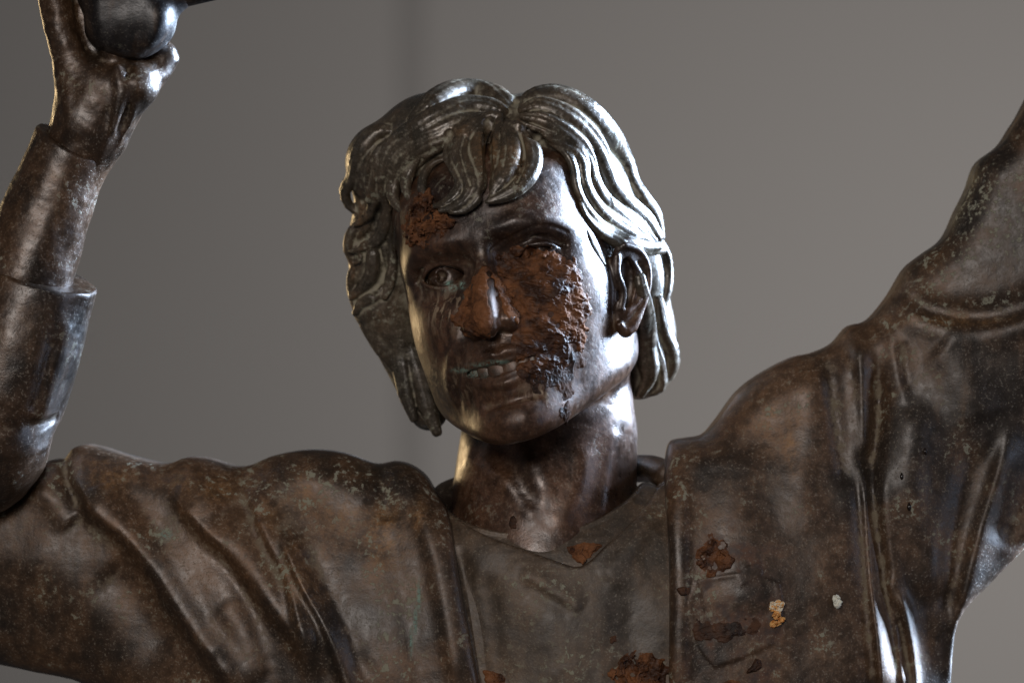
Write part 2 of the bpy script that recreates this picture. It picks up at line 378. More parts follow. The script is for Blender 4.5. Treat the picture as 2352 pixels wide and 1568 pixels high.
def build_head():
    F = Field(P(880, 1330, 0) * [1, 1, 0] + [0, 0, -260], P(1560, 230, 0) * [1, 1, 0] + [0, 0, 470], 3.0)
    def rz(a):
        a = math.radians(a); return np.array([[math.cos(a), -math.sin(a), 0], [math.sin(a), math.cos(a), 0], [0, 0, 1.0]])
    # smooth mask of the face from measured sections, in cylindrical co-ordinates round the head's axis
    src, val = [], []
    for y, l in ROWS.items():
        for x, z in l:
            for s in ((1, -1) if x else (1,)):
                lo_ = min(max((-y - 60) / 160, 0), 1); x_ = x * (1 + (0.02 - 0.12 * lo_ if s > 0 else 0.045 + 0.06 * lo_) * min(x / 150, 1)); src.append((math.atan2(s * x_, z) * 250, y)); val.append(math.hypot(x_, z))
    tg = np.linspace(-2.2, 2.2, 161); yg = np.linspace(-500, 300, 161)
    G = tps(np.array(src, float), np.array(val), np.stack(np.meshgrid(tg * 250, yg, indexing='ij'), -1).reshape(-1, 2)).reshape(161, 161)
    sl, X = F.box(F.lo, F.lo + F.h * F.n)
    d = [X[i] - f4(HO[i]) for i in range(3)]; q = [d[0] * f4(HR[0, j]) + d[1] * f4(HR[1, j]) + d[2] * f4(HR[2, j]) for j in range(3)]
    th = np.clip((np.arctan2(q[0], q[2]) + 2.2) / 4.4 * 160, 0, 159.99); yy = np.clip((q[1] + 500) / 800 * 160, 0, 159.99)
    i, j = th.astype(np.int32), yy.astype(np.int32); a, b = (th - i).astype(f4), (yy - j).astype(f4); G = G.astype(f4)
    r = (G[i, j] * (1 - a) + G[i + 1, j] * a) * (1 - b) + (G[i, j + 1] * (1 - a) + G[i + 1, j + 1] * a) * b
    f = (np.sqrt(q[0] ** 2 + q[2] ** 2) - r) * f4(0.92)
    under = -(q[1] + 424 - (350 - q[2]) * f4(0.33) - (np.abs(q[0]) / 200) ** 2 * 30)     # underside of the jaw
    f = smax(f, under * f4(0.95), 46); f = smax(f, (q[1] - 240) * f4(0.9), 60); f = smax(f, -q[2] - 100, 40)
    F.f = f.astype(f4)
    F.ell(H(0, 110, -10), (256, 285, 330), 40, HR)
    for s in (-1, 1):
        F.push(HP([(s * 50, 8, 325), (s * 110, 8, 318), (s * 150, 2, 290)]), 30, -15)
        F.push(HP([(s * 42, 56, 352), (s * 95, 72, 345), (s * 150, 62, 310), (s * 190, 30, 255)]), 20, [4, 8, 8, 4])
        F.push(HP([(s * 100, -105, 322), (s * 135, -100, 300)]), 45, 10)
    # nose
    F.tube(HP(catmull([(0, 40, 325), (0, 0, 334), (0, -45, 356), (0, -95, 388), (0, -138, 402), (0, -155, 399)], 14)), catmull([(18, 0), (17, 1), (19, 2), (21, 3), (25, 4), (25, 5)], 14)[:, 0], 34)
    for s in (-1, 1):
        F.tube(HP([(s * 14, -50, 345), (s * 26, -100, 362), (s * 30, -135, 372)]), [16, 19, 22], 22)
        F.ell(H(s * 43, -148, 362), (22, 23, 36), 12, HR)
        F.ell(H(s * 24, -176, 386), (13, 11, 20), 5, HR @ rz(s * 20), 'cut')
        F.push(HP(catmull([(s * 64, -108, 348), (s * 76, -140, 348), (s * 70, -170, 352)], 8)), 8, -7)
        F.push(HP(catmull([(s * 68, -148, 352), (s * 100, -190, 338), (s * 132, -240, 298), (s * 138, -285, 268)], 14)), 13, catmull([(-10, 0), (-15, 1), (-13, 2), (-3, 3)], 14)[:, 0])
        F.push(HP(catmull([(s * 98, -160, 338), (s * 130, -205, 306), (s * 148, -255, 262)], 12)), 18, 6)
    # eyes
    for s in (-1, 1):
        c = (s * 108, -2, 256)
        F.ell(H(*c), (53, 51, 55), 22, HR)
        oh = 25 if s < 0 else 12
        for j in range(20):
            t = (j + 0.5) / 20 * 2 - 1; x = s * 108 + t * 49
            r = max(oh * (1 - t * t) ** 0.7, 1.5)
            F.tube(HP([(x, -2 + 4 * s * t, 270), (x, -2 + 4 * s * t, 345)]), r, 2, 'cut')
        F.ell(H(*c), (46, 46, 47), 1, HR)
        tt = np.linspace(-1.05, 1.05, 21)
        def arc(w_, up, dn, rr, cz=256):
            return [(s * 108 + t * w_, (up if up else -dn) * max(1 - t * t, 0) + (2 if up else -5) + 4 * s * t, cz + math.sqrt(max(rr ** 2 - (t * w_ * 0.95) ** 2 - ((up or dn) * (1 - t * t)) ** 2, 30))) for t in tt]
        F.tube(HP(arc(54, oh * 1.1, 0, 56)), 5.5, 6)
        F.tube(HP(arc(51, 0, oh * 0.9, 55)), 4.5, 7)
        F.push(HP(arc(64, oh + 22, 0, 60)), 7, -8)
        F.push(HP([(s * 108 + t * 58, -oh * (1 - t * t) - 30 + 8 * t * -s, 310 - 25 * t * t) for t in tt]), 9, -6)
        ic = (s * 108 - 6, -2)
        F.push(HP([(ic[0] + 19 * math.cos(a), ic[1] + 19 * math.sin(a), 301) for a in np.linspace(-0.4, 3.5, 13)]), 3.5, -3)
        F.ell(H(ic[0] + 2, ic[1] + 3, 304), (14, 15, 22), 2, HR, 'cut'); F.ell(H(ic[0] - 8, ic[1] + 5, 292), (5, 8, 10), 2, HR)
    # lips, parted in a smile
    F.tube(HP(catmull([(-112, -220, 296), (-70, -220, 340), (-20, -213, 366), (0, -216, 368), (20, -213, 366), (64, -219, 344), (98, -220, 308)], 24)), catmull([(4, 0), (7, 1), (9, 2), (8, 3), (9, 4), (7, 5), (4, 6)], 24)[:, 0], 12)
    F.tube(HP(catmull([(-104, -242, 298), (-60, -268, 336), (0, -281, 357), (56, -266, 339), (94, -242, 308)], 24)), catmull([(4, 0), (9, 1), (11, 2), (9, 3), (4, 4)], 24)[:, 0], 12)
    F.tube(HP(catmull([(-104, -229, 306), (-60, -242, 350), (0, -250, 372), (54, -242, 353), (90, -229, 318)], 24)), catmull([(3, 0), (11, 1), (16, 2), (11, 3), (3, 4)], 24)[:, 0], 3, 'cut')
    F.push(HP([(0, -178, 370), (0, -205, 380)]), 9, -6)
    F.push(HP(catmull([(-60, -318, 335), (0, -323, 352), (60, -318, 335)], 9)), 13, -13); F.push(HP([(-22, -362, 366), (22, -362, 366)]), 34, 6)
    F.push(HP([(45, 36, 338), (60, 30, 334)]), 18, -7)
    F.push(HP([(-120, -224, 290)]), 12, -9); F.push(HP([(104, -224, 302)]), 12, -9)
    # neck
    F.tube([P(1280, 820, -80), P(1262, 1000, -60), P(1250, 1150, -30), P(1250, 1330, -10)], [170, 203, 214, 240], 30)
    F.push(F.snap(catmull([(1128.7,576),(1154,554),(1187,538),(1225,520),(1270,520),(1303,533)], 20)), 4, -5)
    for p_, w_, h_ in NECK: F.push(F.snap(np.array(p_)), w_, h_)
    return F
NECK = [
 (catmull([(1080, 1050), (1120, 1078), (1165, 1112), (1215, 1175)], 14), 20, 6),
 (catmull([(1150, 1030), (1185, 1080), (1215, 1140)], 10), 30, -9),
 (catmull([(1340, 1050), (1330, 1110), (1290, 1190)], 10), 26, 6),
 ([(1225, 1080), (1240, 1125)], 36, 9),
 (catmull([(1410, 1010), (1400, 1090), (1385, 1170)], 10), 26, 7),
]
FH = build_head(); log('head field')
#@@HAIR
def r1(l): return [(744.8 + .375 * X, 156.8 + .375 * Y) for X, Y in l]
def r4(l): return [(1317 + .25 * X, 548.8 + .25 * Y) for X, Y in l]
def build_ear(F):
    zr = F.snap(np.array([(1392.0, 690.0)]))[0][2]
    t_ = math.radians(36)
    def at(l, dz): return [P(u, v, zr - 20 - math.tan(t_) * (u - 1400) + dz) for u, v in r4(l)]
    E1 = np.array([math.cos(t_), 0, -math.sin(t_)]); Nn = np.array([math.sin(t_), 0, math.cos(t_)]); RE = np.stack([E1, [0, 1, 0], Nn], 1)
    c = lambda l, n=22: catmull(l, n)
    w_ = lambda l, n=22: np.interp(np.linspace(0, 1, n), np.linspace(0, 1, len(l)), l)
    for p_, r_ in (((500, 380), (52, 96, 13)), ((520, 240), (50, 60, 13)), ((480, 740), (30, 42, 13))):
        F.ell(at([p_], -6)[0], r_, 12, RE)
    F.ell(at([(485, 400)], 6)[0], (24, 56, 15), 5, RE, 'cut')
    F.ell(at([(465, 520)], 4)[0], (19, 34, 17), 5, RE, 'cut')
    F.push(at(c([(590, 230), (655, 330), (655, 440), (625, 560), (575, 650)]), 6), 6, -9)
    F.tube(at(c([(470, 60), (600, 110), (675, 230), (692, 360), (680, 470), (640, 600), (585, 710), (530, 810), (470, 845), (425, 790)]), 5), w_([8, 9, 9, 8, 8, 8, 9, 13, 15, 9]), 5)
    F.tube(at(c([(520, 180), (600, 300), (628, 420), (608, 550), (555, 620), (490, 655)]), 6), w_([6, 7, 7, 7, 7, 6]), 4)
    F.tube(at(c([(400, 160), (400, 320), (440, 430), (456, 510), (438, 640)]), 5), w_([7, 8, 10, 10, 7]), 8)
    F.tube(at(c([(480, 700), (510, 660), (550, 640)]), 4), w_([7, 8, 6]), 5)
build_ear(FH)

def build_hair():
    F = Field(P(735, 1060, 0) * [1, 1, 0] + [0, 0, -330], P(1610, 140, 0) * [1, 1, 0] + [0, 0, 490], 3.0)
    F.ell(H(0, 118, -60), (292, 300, 330), 5, HR)
    F.ell(H(-70, 300, 60), (190, 120, 200), 60, HR); F.ell(H(120, 290, 60), (170, 110, 190), 60, HR)
    F.ell(P(885, 375, 0), (92, 95, 130), 40); F.ell(P(1010, 300, 20), (130, 90, 150), 40)
    F.tube([P(900, 420, -20), P(862, 560, -50), P(880, 700, -80), P(940, 840, -100), P(985, 945, -110)], [75, 66, 72, 50, 44], 40)
    F.tube([P(1440, 520, -40), P(1468, 660, -80), P(1482, 780, -100), P(1468, 862, -115)], [70, 68, 64, 56], 40)
    F.push(F.snap(np.array([(1440.0, 800.0), (1450.0, 850.0)])), 26, 4)
    F.tube([P(1000, 800, -180), P(1440, 760, -180)], 110, 60)
    S0 = Field(F.lo, F.lo + F.h * (F.n - 1), 3.0)         # what the locks lie on: skull and hair mass together
    S0.f = F.f.copy()
    o = np.round((FH.lo - F.lo) / F.h).astype(int)
    pts = np.stack(np.meshgrid(*[a.astype(float) for a in FH.ax], indexing='ij'), 0) if False else None
    def surf(uv):
        a = F0.snap(uv); b = FH.snap(uv)
        va = F0.sample(a) < 3; vb = FH.sample(b) < 3
        use = np.where(vb & (~va | (b[:, 2] > a[:, 2])), 1, 0)
        p = np.where(use[:, None] == 1, b, a)
        g = np.where(use[:, None] == 1, FH.grad(b, 9), F0.grad(a, 9))
        return p, g
    F0 = S0
    def lock(l, wd, lift=0, flat=.85, stri=.8, per=5, k=3, R=True, sc=1.0, zf=None):
        wd = np.array(wd, float) * sc * (0.66 if R else 0.9)
        pts = np.array(r1(l) if R else l, float); n = max(8, int(np.linalg.norm(np.diff(pts, axis=0), axis=1).sum() / 14))
        uv = catmull(pts, n)
        wdn = np.interp(np.linspace(0, 1, n), np.linspace(0, 1, len(np.atleast_1d(wd))), np.atleast_1d(wd)) if wd.ndim else np.full(n, float(wd))
        if wd.ndim == 0:
            e = np.linspace(0, 1, n); wdn = wdn * (0.45 + 0.55 * np.clip(np.minimum(e, 1 - e) * 5, 0, 1) ** .6)
        p, g = surf(uv)
        K = np.ones(5) / 5
        for _ in range(2):
            z = np.convolve(np.pad(p[:, 2], 2, 'edge'), K, 'valid'); g = np.stack([np.convolve(np.pad(g[:, i], 2, 'edge'), K, 'valid') for i in range(3)], -1)
            p = np.array([P(uv[i, 0], uv[i, 1], z[i]) for i in range(n)])
        if zf is not None: p = np.array([P(a_, b_, zf) for a_, b_ in uv])
        g /= np.linalg.norm(g, axis=1, keepdims=True)
        lf = np.interp(np.linspace(0, 1, n), np.linspace(0, 1, len(np.atleast_1d(lift))), np.atleast_1d(lift))
        F.tube(p + g * (lf[:, None] + wdn[:, None] * flat * -0.15) * [0.35, 0.35, 1], wdn, k, flat=flat, nrm=g, stri=stri, per=per)
    for a in LOCKS: lock(*a[:2], **(a[2] if len(a) > 2 else {}))
    for l, w_, h_ in GROOVES:
        uv = catmull(r1(l), 16); pz = F.snap(uv); F.push(pz + [0, 0, -4], w_, h_)
    return F
# every lock: centre line, half widths, options
LOCKS = [
 # crown and top, sweeping to the viewer's left
 ([(1180,250),(1040,165),(880,135),(740,165),(620,245),(545,310)], [14,44,52,52,46,20], dict(lift=0, stri=1.5)),
 ([(1160,285),(1000,245),(850,245),(710,300),(580,370),(460,450),(375,560),(340,680)], [12,40,46,46,44,40,34,14], dict(lift=7, stri=1.4)),
 ([(1070,320),(930,330),(800,350),(680,400),(550,445),(440,520),(385,640),(365,770),(400,850)], [10,34,38,38,36,34,30,26,12], dict(lift=12, stri=1.3)),
 ([(900,370),(790,410),(660,450),(540,520),(460,610),(425,710),(440,810),(490,880)], [10,28,32,32,30,28,24,10], dict(lift=16, stri=1.3)),
 ([(810,450),(700,480),(590,545),(520,640),(510,740),(540,820)], [10,22,26,26,22,10], dict(lift=14)),
 ([(770,560),(690,580),(630,640),(605,730),(635,820)], [8,16,18,18,8], dict(lift=14)),
 # front curl
 ([(1010,300),(880,350),(790,430),(765,540),(800,620),(845,700),(820,780),(740,840),(690,850)], 17, dict(lift=26, sc=1.3)),
 ([(1040,300),(920,370),(850,450),(840,550),(880,640),(915,730),(880,810),(800,860),(720,880)], [14,22,27,27,25,24,20,14,6], dict(lift=30, sc=1.3)),
 ([(1060,300),(990,380),(950,470),(950,570),(970,660),(975,740),(930,820),(860,880),(780,890)], [12,20,24,24,22,18,15,10,5], dict(lift=24, sc=1.3)),
 # centre lock bending back
 ([(1090,300),(1060,400),(1050,500),(1060,600),(1040,690),(1000,770)], [12,20,24,24,18,8], dict(lift=16, sc=1.3)),
 ([(1130,320),(1140,420),(1150,520),(1130,620),(1080,710),(1010,800)], [14,26,32,32,24,10], dict(lift=26, sc=1.3)),
 ([(1150,330),(1220,400),(1265,490),(1275,590),(1240,680),(1160,760),(1060,810),(1000,825)], [12,18,24,26,25,22,16,7], dict(lift=28, sc=1.3)),
 ([(1180,340),(1260,410),(1300,500),(1310,600),(1270,700),(1190,780)], [8,10,12,12,12,8], dict(lift=30)),
 # right side, long waves
 ([(1180,250),(1270,195),(1400,170),(1540,215),(1660,305),(1760,425),(1840,570),(1885,700),(1950,800),(2020,900),(2060,1030)], [20,46,50,50,48,46,42,36,36,34,20], dict(lift=0, stri=1.6)),
 ([(1195,265),(1320,240),(1450,280),(1560,350),(1650,460),(1710,600),(1760,720),(1850,830),(1960,930),(2040,1030)], [14,38,42,42,42,40,36,38,38,20], dict(lift=9, stri=1.5)),
 ([(1205,300),(1330,320),(1440,370),(1540,450),(1600,560),(1630,670),(1690,790),(1790,890),(1900,980),(2000,1060)], [12,32,36,36,34,30,30,38,40,20], dict(lift=14, stri=1.4)),
 ([(1240,350),(1340,400),(1440,440),(1520,500),(1565,590),(1580,700),(1640,820),(1740,930),(1860,1020),(1980,1080)], [8,22,28,30,28,24,26,34,34,18], dict(lift=17, stri=1.3)),
 ([(1320,440),(1410,470),(1480,530),(1520,620),(1535,730),(1590,850),(1680,960),(1800,1040),(1930,1090),(2040,1090)], [6,14,18,18,16,18,22,24,24,16], dict(lift=16)),
 ([(1560,830),(1600,920),(1690,1010),(1810,1080),(1940,1110),(2060,1110)], [8,14,20,24,24,18], dict(lift=14)),
 ([(1600,960),(1640,1050),(1680,1130),(1720,1195)], [12,26,26,10], dict(lift=-4, flat=.5)),
 ([(1650,700),(1700,760),(1750,830),(1745,900)], [6,10,9,5], dict(lift=26)),
 # right back
 ([(2030,1040),(2090,1130),(2105,1240),(2100,1350),(2080,1440)], [16,20,22,22,12], dict(lift=4)),
 ([(1512,690),(1522,750),(1542,805),(1540,850),(1505,895)], [14,20,22,22,12], dict(lift=4, R=False)),
 ([(1495,720),(1503,790),(1518,840),(1520,890),(1490,905)], [8,13,14,12,8], dict(lift=4, R=False)),
 ([(1470,640),(1482,720),(1484,800),(1490,860),(1470,905)], [16,26,30,28,14], dict(lift=0, R=False)),
 # left side
 ([(430,380),(330,390),(260,450),(210,540),(180,640),(140,740)], [12,34,40,36,30,18], dict(lift=0)),
 ([(420,440),(350,500),(310,600),(300,700),(270,800)], [12,22,28,28,18], dict(lift=8)),
 ([(250,560),(190,660),(130,740),(150,830),(220,900)], [12,24,24,20,10], dict(lift=6)),
 ([(330,640),(310,760),(300,860),(240,930),(190,960)], [14,24,24,18,8], dict(lift=10)),
 ([(400,740),(380,860),(370,960),(330,1050),(240,1090),(170,1120)], [14,24,26,24,20,8], dict(lift=12)),
 ([(230,940),(170,1010),(150,1100),(170,1190)], [14,24,24,12], dict(lift=2)),
 ([(160,1120),(210,1110),(230,1170),(180,1200)], [6,9,8,4], dict(lift=14)),
 ([(290,1060),(300,1160),(290,1270),(230,1350),(170,1400)], [14,26,28,24,12], dict(lift=6)),
 ([(200,1180),(170,1270),(170,1360),(190,1460)], [12,20,22,14], dict(lift=2)),
 ([(420,850),(405,960),(390,1080),(405,1200),(400,1310),(370,1400)], [12,22,26,26,22,12], dict(lift=6)),
 ([(455,870),(440,980),(430,1100),(440,1220)], [6,9,10,6], dict(lift=2)),
 ([(380,1330),(300,1400),(230,1440),(190,1500)], [14,24,22,12], dict(lift=2)),
 ([(825,700),(850,745),(880,795),(905,840)], [20,30,30,16], dict(zf=-60, lift=0, R=False)),
 ([(890,720),(912,790),(925,850),(935,910),(950,960)], [16,26,28,24,12], dict(zf=-60, lift=2, R=False)),
 ([(925,740),(950,810),(970,880),(985,940),(1003,990)], [14,26,30,28,14], dict(zf=-60, lift=4, R=False)),
]
GROOVES = [
 ([(1010,330),(1000,450),(1000,570),(1005,680),(985,770)], 9, -30),
 ([(745,700),(745,705)], 30, -26), ([(770,400),(735,500),(750,600)], 7, -16),
 ([(860,420),(835,520),(860,620),(895,720)], 4, -6),
 ([(1200,400),(1225,500),(1225,600),(1180,700)], 4, -7),
 ([(1100,400),(1110,500),(1095,600)], 5, -6),
 ([(1170,200),(1160,250),(1130,300)], 14, -18),
 ([(1240,380),(1325,450),(1350,560),(1330,640)], 11, -22),
 ([(600,560),(560,660),(560,760)], 5, -9),
 ([(290,560),(270,700),(230,820)], 6, -9), ([(340,860),(290,1000),(200,1080)], 8, -12),
 ([(370,1080),(370,1220),(300,1370)], 8, -12),
]
FR = build_hair(); log('hair field')
#@@MESHES
hp, hq = FH.mesh()
HEAD_AT = dict(verdigris=blobs(hp, [(1031,652,7,1.6,5),(1041,662,8,1.6,6),(1062,654,5,1.5,7),(1020,668,5,.8),(1075,690,9,.5,14),(1062,850,20,1.0,5),(1100,862,24,.8,5),(1150,832,26,.9,5),(1110,838,30,.6,5)], 150),
    crust=blobs(hp, [(1085,500,20,1.4,14),(1120,540,14,.6,30),(1340,500,18,.8),(980,655,18,1.2,14),(1060,720,30,.9,40),(1020,425,22,1.5,26),(1130,1170,80,.5,40),(1050,1180,60,.6,50)], 100),
    scrape=blobs(hp, [(1015,715,55,1.0,40),(1060,700,22,.8,40),(1250,900,16,.7,50),(1215,905,60,.5,25),(1290,760,18,.6,40),(1105,600,22,.5,30),(1060,880,25,.5,50)], 100),
    stain=np.clip(blobs(hp, [(1010,760,60,.9,110),(1180,900,120,.8,90),(1270,860,70,.8,110),(1150,640,60,.5,60),(1000,560,60,.8,60),(1260,1180,90,.5,50),(1200,960,100,.6,60)], 100) * (0.75 + 1.1 * fbm(hp * [1, .22, 1], 16, 3)), 0, 1))
head = make('head', hp, hq, M_BRONZE, statue, HEAD_AT, flip=True)
def teeth():
    me = None
    for i, x in enumerate((-88, -66, -42, -14, 15, 41, 62, 78)):
        F = Field(H(x, -246, 340) - 40, H(x, -246, 340) + 40, 2.0)
        z = 364 - (x / 100.0) ** 2 * 52
        F.ell(H(x, -248 + abs(x) * .12, z - 12), ((14, 18, 21, 23, 23, 20, 16, 12)[i], 26, 9), 3, HR)
        p, q = F.mesh(); make('tooth', p, q, M_BRONZE, head, dict(verdigris=np.full(len(p), (.8, .6, .15, .05, .05, .1, .1, .1)[i]), crust=np.full(len(p), 0.0), stain=np.full(len(p), .45)), flip=True)
teeth()
p, q = FR.mesh()
hair = make('hair', p, q, M_HAIR, statue, dict(crust=blobs(p, [(832,560,18,1.6,30),(850,430,22,.5,40),(900,620,16,.6,70),(940,420,26,.5,60),(1000,330,60,.4,26),(1090,270,70,.35,20),(1180,400,20,.4,60),(1270,300,60,.3,20),(860,700,30,.3,40),(930,860,30,.3,80)]),
    gold=blobs(p, [(1120,340,40,.7,50),(1190,360,20,.6,60),(1060,300,50,.4,20),(830,500,14,.5,60),(812,640,12,.6,60)])), flip=True); log('head, hair meshes', len(hp), len(p))

#@@TORSO
def seg_dist(X, Y, poly, closed=True):
    D = np.full(X.shape, 1e9, f4); inside = np.zeros(X.shape, bool); n = len(poly)
    for i in range(n if closed else n - 1):
        ax, ay = poly[i]; bx, by = poly[(i + 1) % n]; dx, dy = bx - ax, by - ay; L = dx * dx + dy * dy + 1e-9
        t = np.clip(((X - ax) * dx + (Y - ay) * dy) / L, 0, 1)
        D = np.minimum(D, (X - ax - t * dx) ** 2 + (Y - ay - t * dy) ** 2)
        if closed and ay != by:
            c = ((ay > Y) != (by > Y)) & (X < dx * (Y - ay) / (by - ay) + ax); inside ^= c
    D = np.sqrt(D)
    return np.where(inside, D, -D) if closed else D
def smooth2(A, k):
    for _ in range(k):
        A = (np.pad(A, ((1, 1), (0, 0)), 'edge')[:-2] + 2 * A + np.pad(A, ((1, 1), (0, 0)), 'edge')[2:]) / 4
        A = (np.pad(A, ((0, 0), (1, 1)), 'edge')[:, :-2] + 2 * A + np.pad(A, ((0, 0), (1, 1)), 'edge')[:, 2:]) / 4
    return A
def dense(l, n): return catmull(np.array(l, float), n)
class Sheet:                          # a cloth body given by its outline, its front surface and its folds
    def __init__(s, u0, u1, v0, v1, z0, z1, h):
        s.F = Field([u0 - 1176, 784 - v1, z0], [u1 - 1176, 784 - v0, z1], h)
        s.X, s.Y = np.meshgrid(s.F.ax[0], s.F.ax[1], indexing='ij')
        s.B = np.zeros(s.X.shape, f4)
    def tr(s, l, z=130): return np.array([P(a, b, z)[:2] for a, b in l])
    def front(s, ctrl):
        c = np.array(ctrl, float); src = s.tr(c[:, :2]); sub = (slice(None, None, 6), slice(None, None, 6))
        gx, gy = s.F.ax[0][::6].astype(float), s.F.ax[1][::6].astype(float)
        g = tps(src, c[:, 2], np.stack(np.meshgrid(gx, gy, indexing='ij'), -1).reshape(-1, 2)).reshape(len(gx), len(gy))
        ix = np.clip(np.arange(s.X.shape[0]) / 6, 0, len(gx) - 1.001); iy = np.clip(np.arange(s.X.shape[1]) / 6, 0, len(gy) - 1.001)
        i, a = ix.astype(int)[:, None], (ix % 1)[:, None]; j, b = iy.astype(int)[None], (iy % 1)[None]
        s.Z = ((g[i, j] * (1 - a) + g[i + 1, j] * a) * (1 - b) + (g[i, j + 1] * (1 - a) + g[i + 1, j + 1] * a) * b).astype(f4)
    def fold(s, l, wl, wr, h, n=24):  # ridge (h > 0) or valley along a line; wl / wr: reach on its left / right side
        pts = s.tr(dense(l, n)); best = np.full(s.X.shape, 1e9, f4); sg = np.zeros(s.X.shape, f4); tt = np.zeros(s.X.shape, f4)
        m = max(wl, wr) * 2.6; lo, hi = pts.min(0) - m, pts.max(0) + m
        i0, i1 = np.searchsorted(s.F.ax[0], [lo[0], hi[0]]); j0, j1 = np.searchsorted(s.F.ax[1], [lo[1], hi[1]])
        if i1 <= i0 or j1 <= j0: return
        sl = (slice(i0, i1), slice(j0, j1)); X, Y = s.X[sl], s.Y[sl]; best, sg, tt = best[sl], sg[sl], tt[sl]
        for i in range(len(pts) - 1):
            a, b = pts[i], pts[i + 1]; d = b - a; L = d @ d + 1e-9
            t = np.clip(((X - a[0]) * d[0] + (Y - a[1]) * d[1]) / L, 0, 1); rx, ry = X - a[0] - t * d[0], Y - a[1] - t * d[1]
            q = rx * rx + ry * ry; u = q < best; best = np.where(u, q, best)
            sg = np.where(u, np.sign(d[0] * ry - d[1] * rx), sg); tt = np.where(u, (i + t) / (len(pts) - 1), tt)
        w_ = np.where(sg > 0, wl, wr); env = np.clip(np.minimum(tt, 1 - tt) * 6, 0, 1); env = env * env * (3 - 2 * env)
        s.B[sl] += (h * env * np.exp(-best / (w_ * w_))).astype(f4)
    def build(s, outline, R, T, hole=None, hk=26):
        d = seg_dist(s.X, s.Y, s.tr(outline)).astype(f4)
        Rr = np.broadcast_to(f4(R) if np.ndim(R) == 0 else R.astype(f4), d.shape); R = Rr[:, :, None]
        a = R - d[:, :, None]; z = s.F.ax[2][None, None, :]
        zc = (s.Z + s.B - T)[:, :, None]
        b = np.abs(z - zc) - (f4(T) - R)
        f = np.minimum(np.maximum(a, b), 0) + np.sqrt(np.maximum(a, 0) ** 2 + np.maximum(b, 0) ** 2) - R
        if hole is not None:
            dh = seg_dist(s.X, s.Y, s.tr(hole)).astype(f4)[:, :, None]; f = smax(f, np.broadcast_to(dh, f.shape), hk)
        s.F.f = f.astype(f4)

OUT_L = dense([(-110,1230),(-60,1180),(0,1135),(60,1085),(100,1060),(138,1057),(152,1036),(178,1024),(215,1028),(290,1050),(370,1068),(420,1053),(470,1055),(550,1075),(620,1050),(700,1036),(780,1042),(860,1068),(905,1062),(945,1072),(980,1098),(1010,1140),(1060,1180)], 90).tolist()
OUT_R = dense([(1500,1120),(1520,1080),(1530,1040),(1545,1015),(1580,1008),(1618,1000),(1650,965),(1700,900),(1760,855),(1830,820),(1870,812),(1920,790),(1958,749),(2003,735),(2050,680),(2090,615),(2130,582),(2178,545),(2210,480),(2235,430),(2258,370),(2308,330),(2335,290),(2360,250),(2420,130),(2480,0)], 110).tolist()
OUT = OUT_L + OUT_R + [(2700, 0), (2700, 900)] + dense([(2620,980),(2450,1170),(2352,1270),(2275,1345),(2222,1395),(2198,1440),(2190,1500),(2186,1568),(2180,1700)], 30).tolist() + \
      [(2180, 1760), (420, 1760)] + dense([(400,1760),(300,1640),(165,1572),(80,1556),(0,1540),(-110,1520)], 14).tolist()
HOLE = dense([(960,1000),(985,1060),(1003,1105),(1020,1150),(1035,1200),(1052,1300),(1070,1400),(1090,1500),(1106,1600),(1120,1780)], 30).tolist() + \
       dense([(1530,1780),(1532,1568),(1534,1300),(1528,1150),(1526,1060),(1522,960)], 24).tolist()
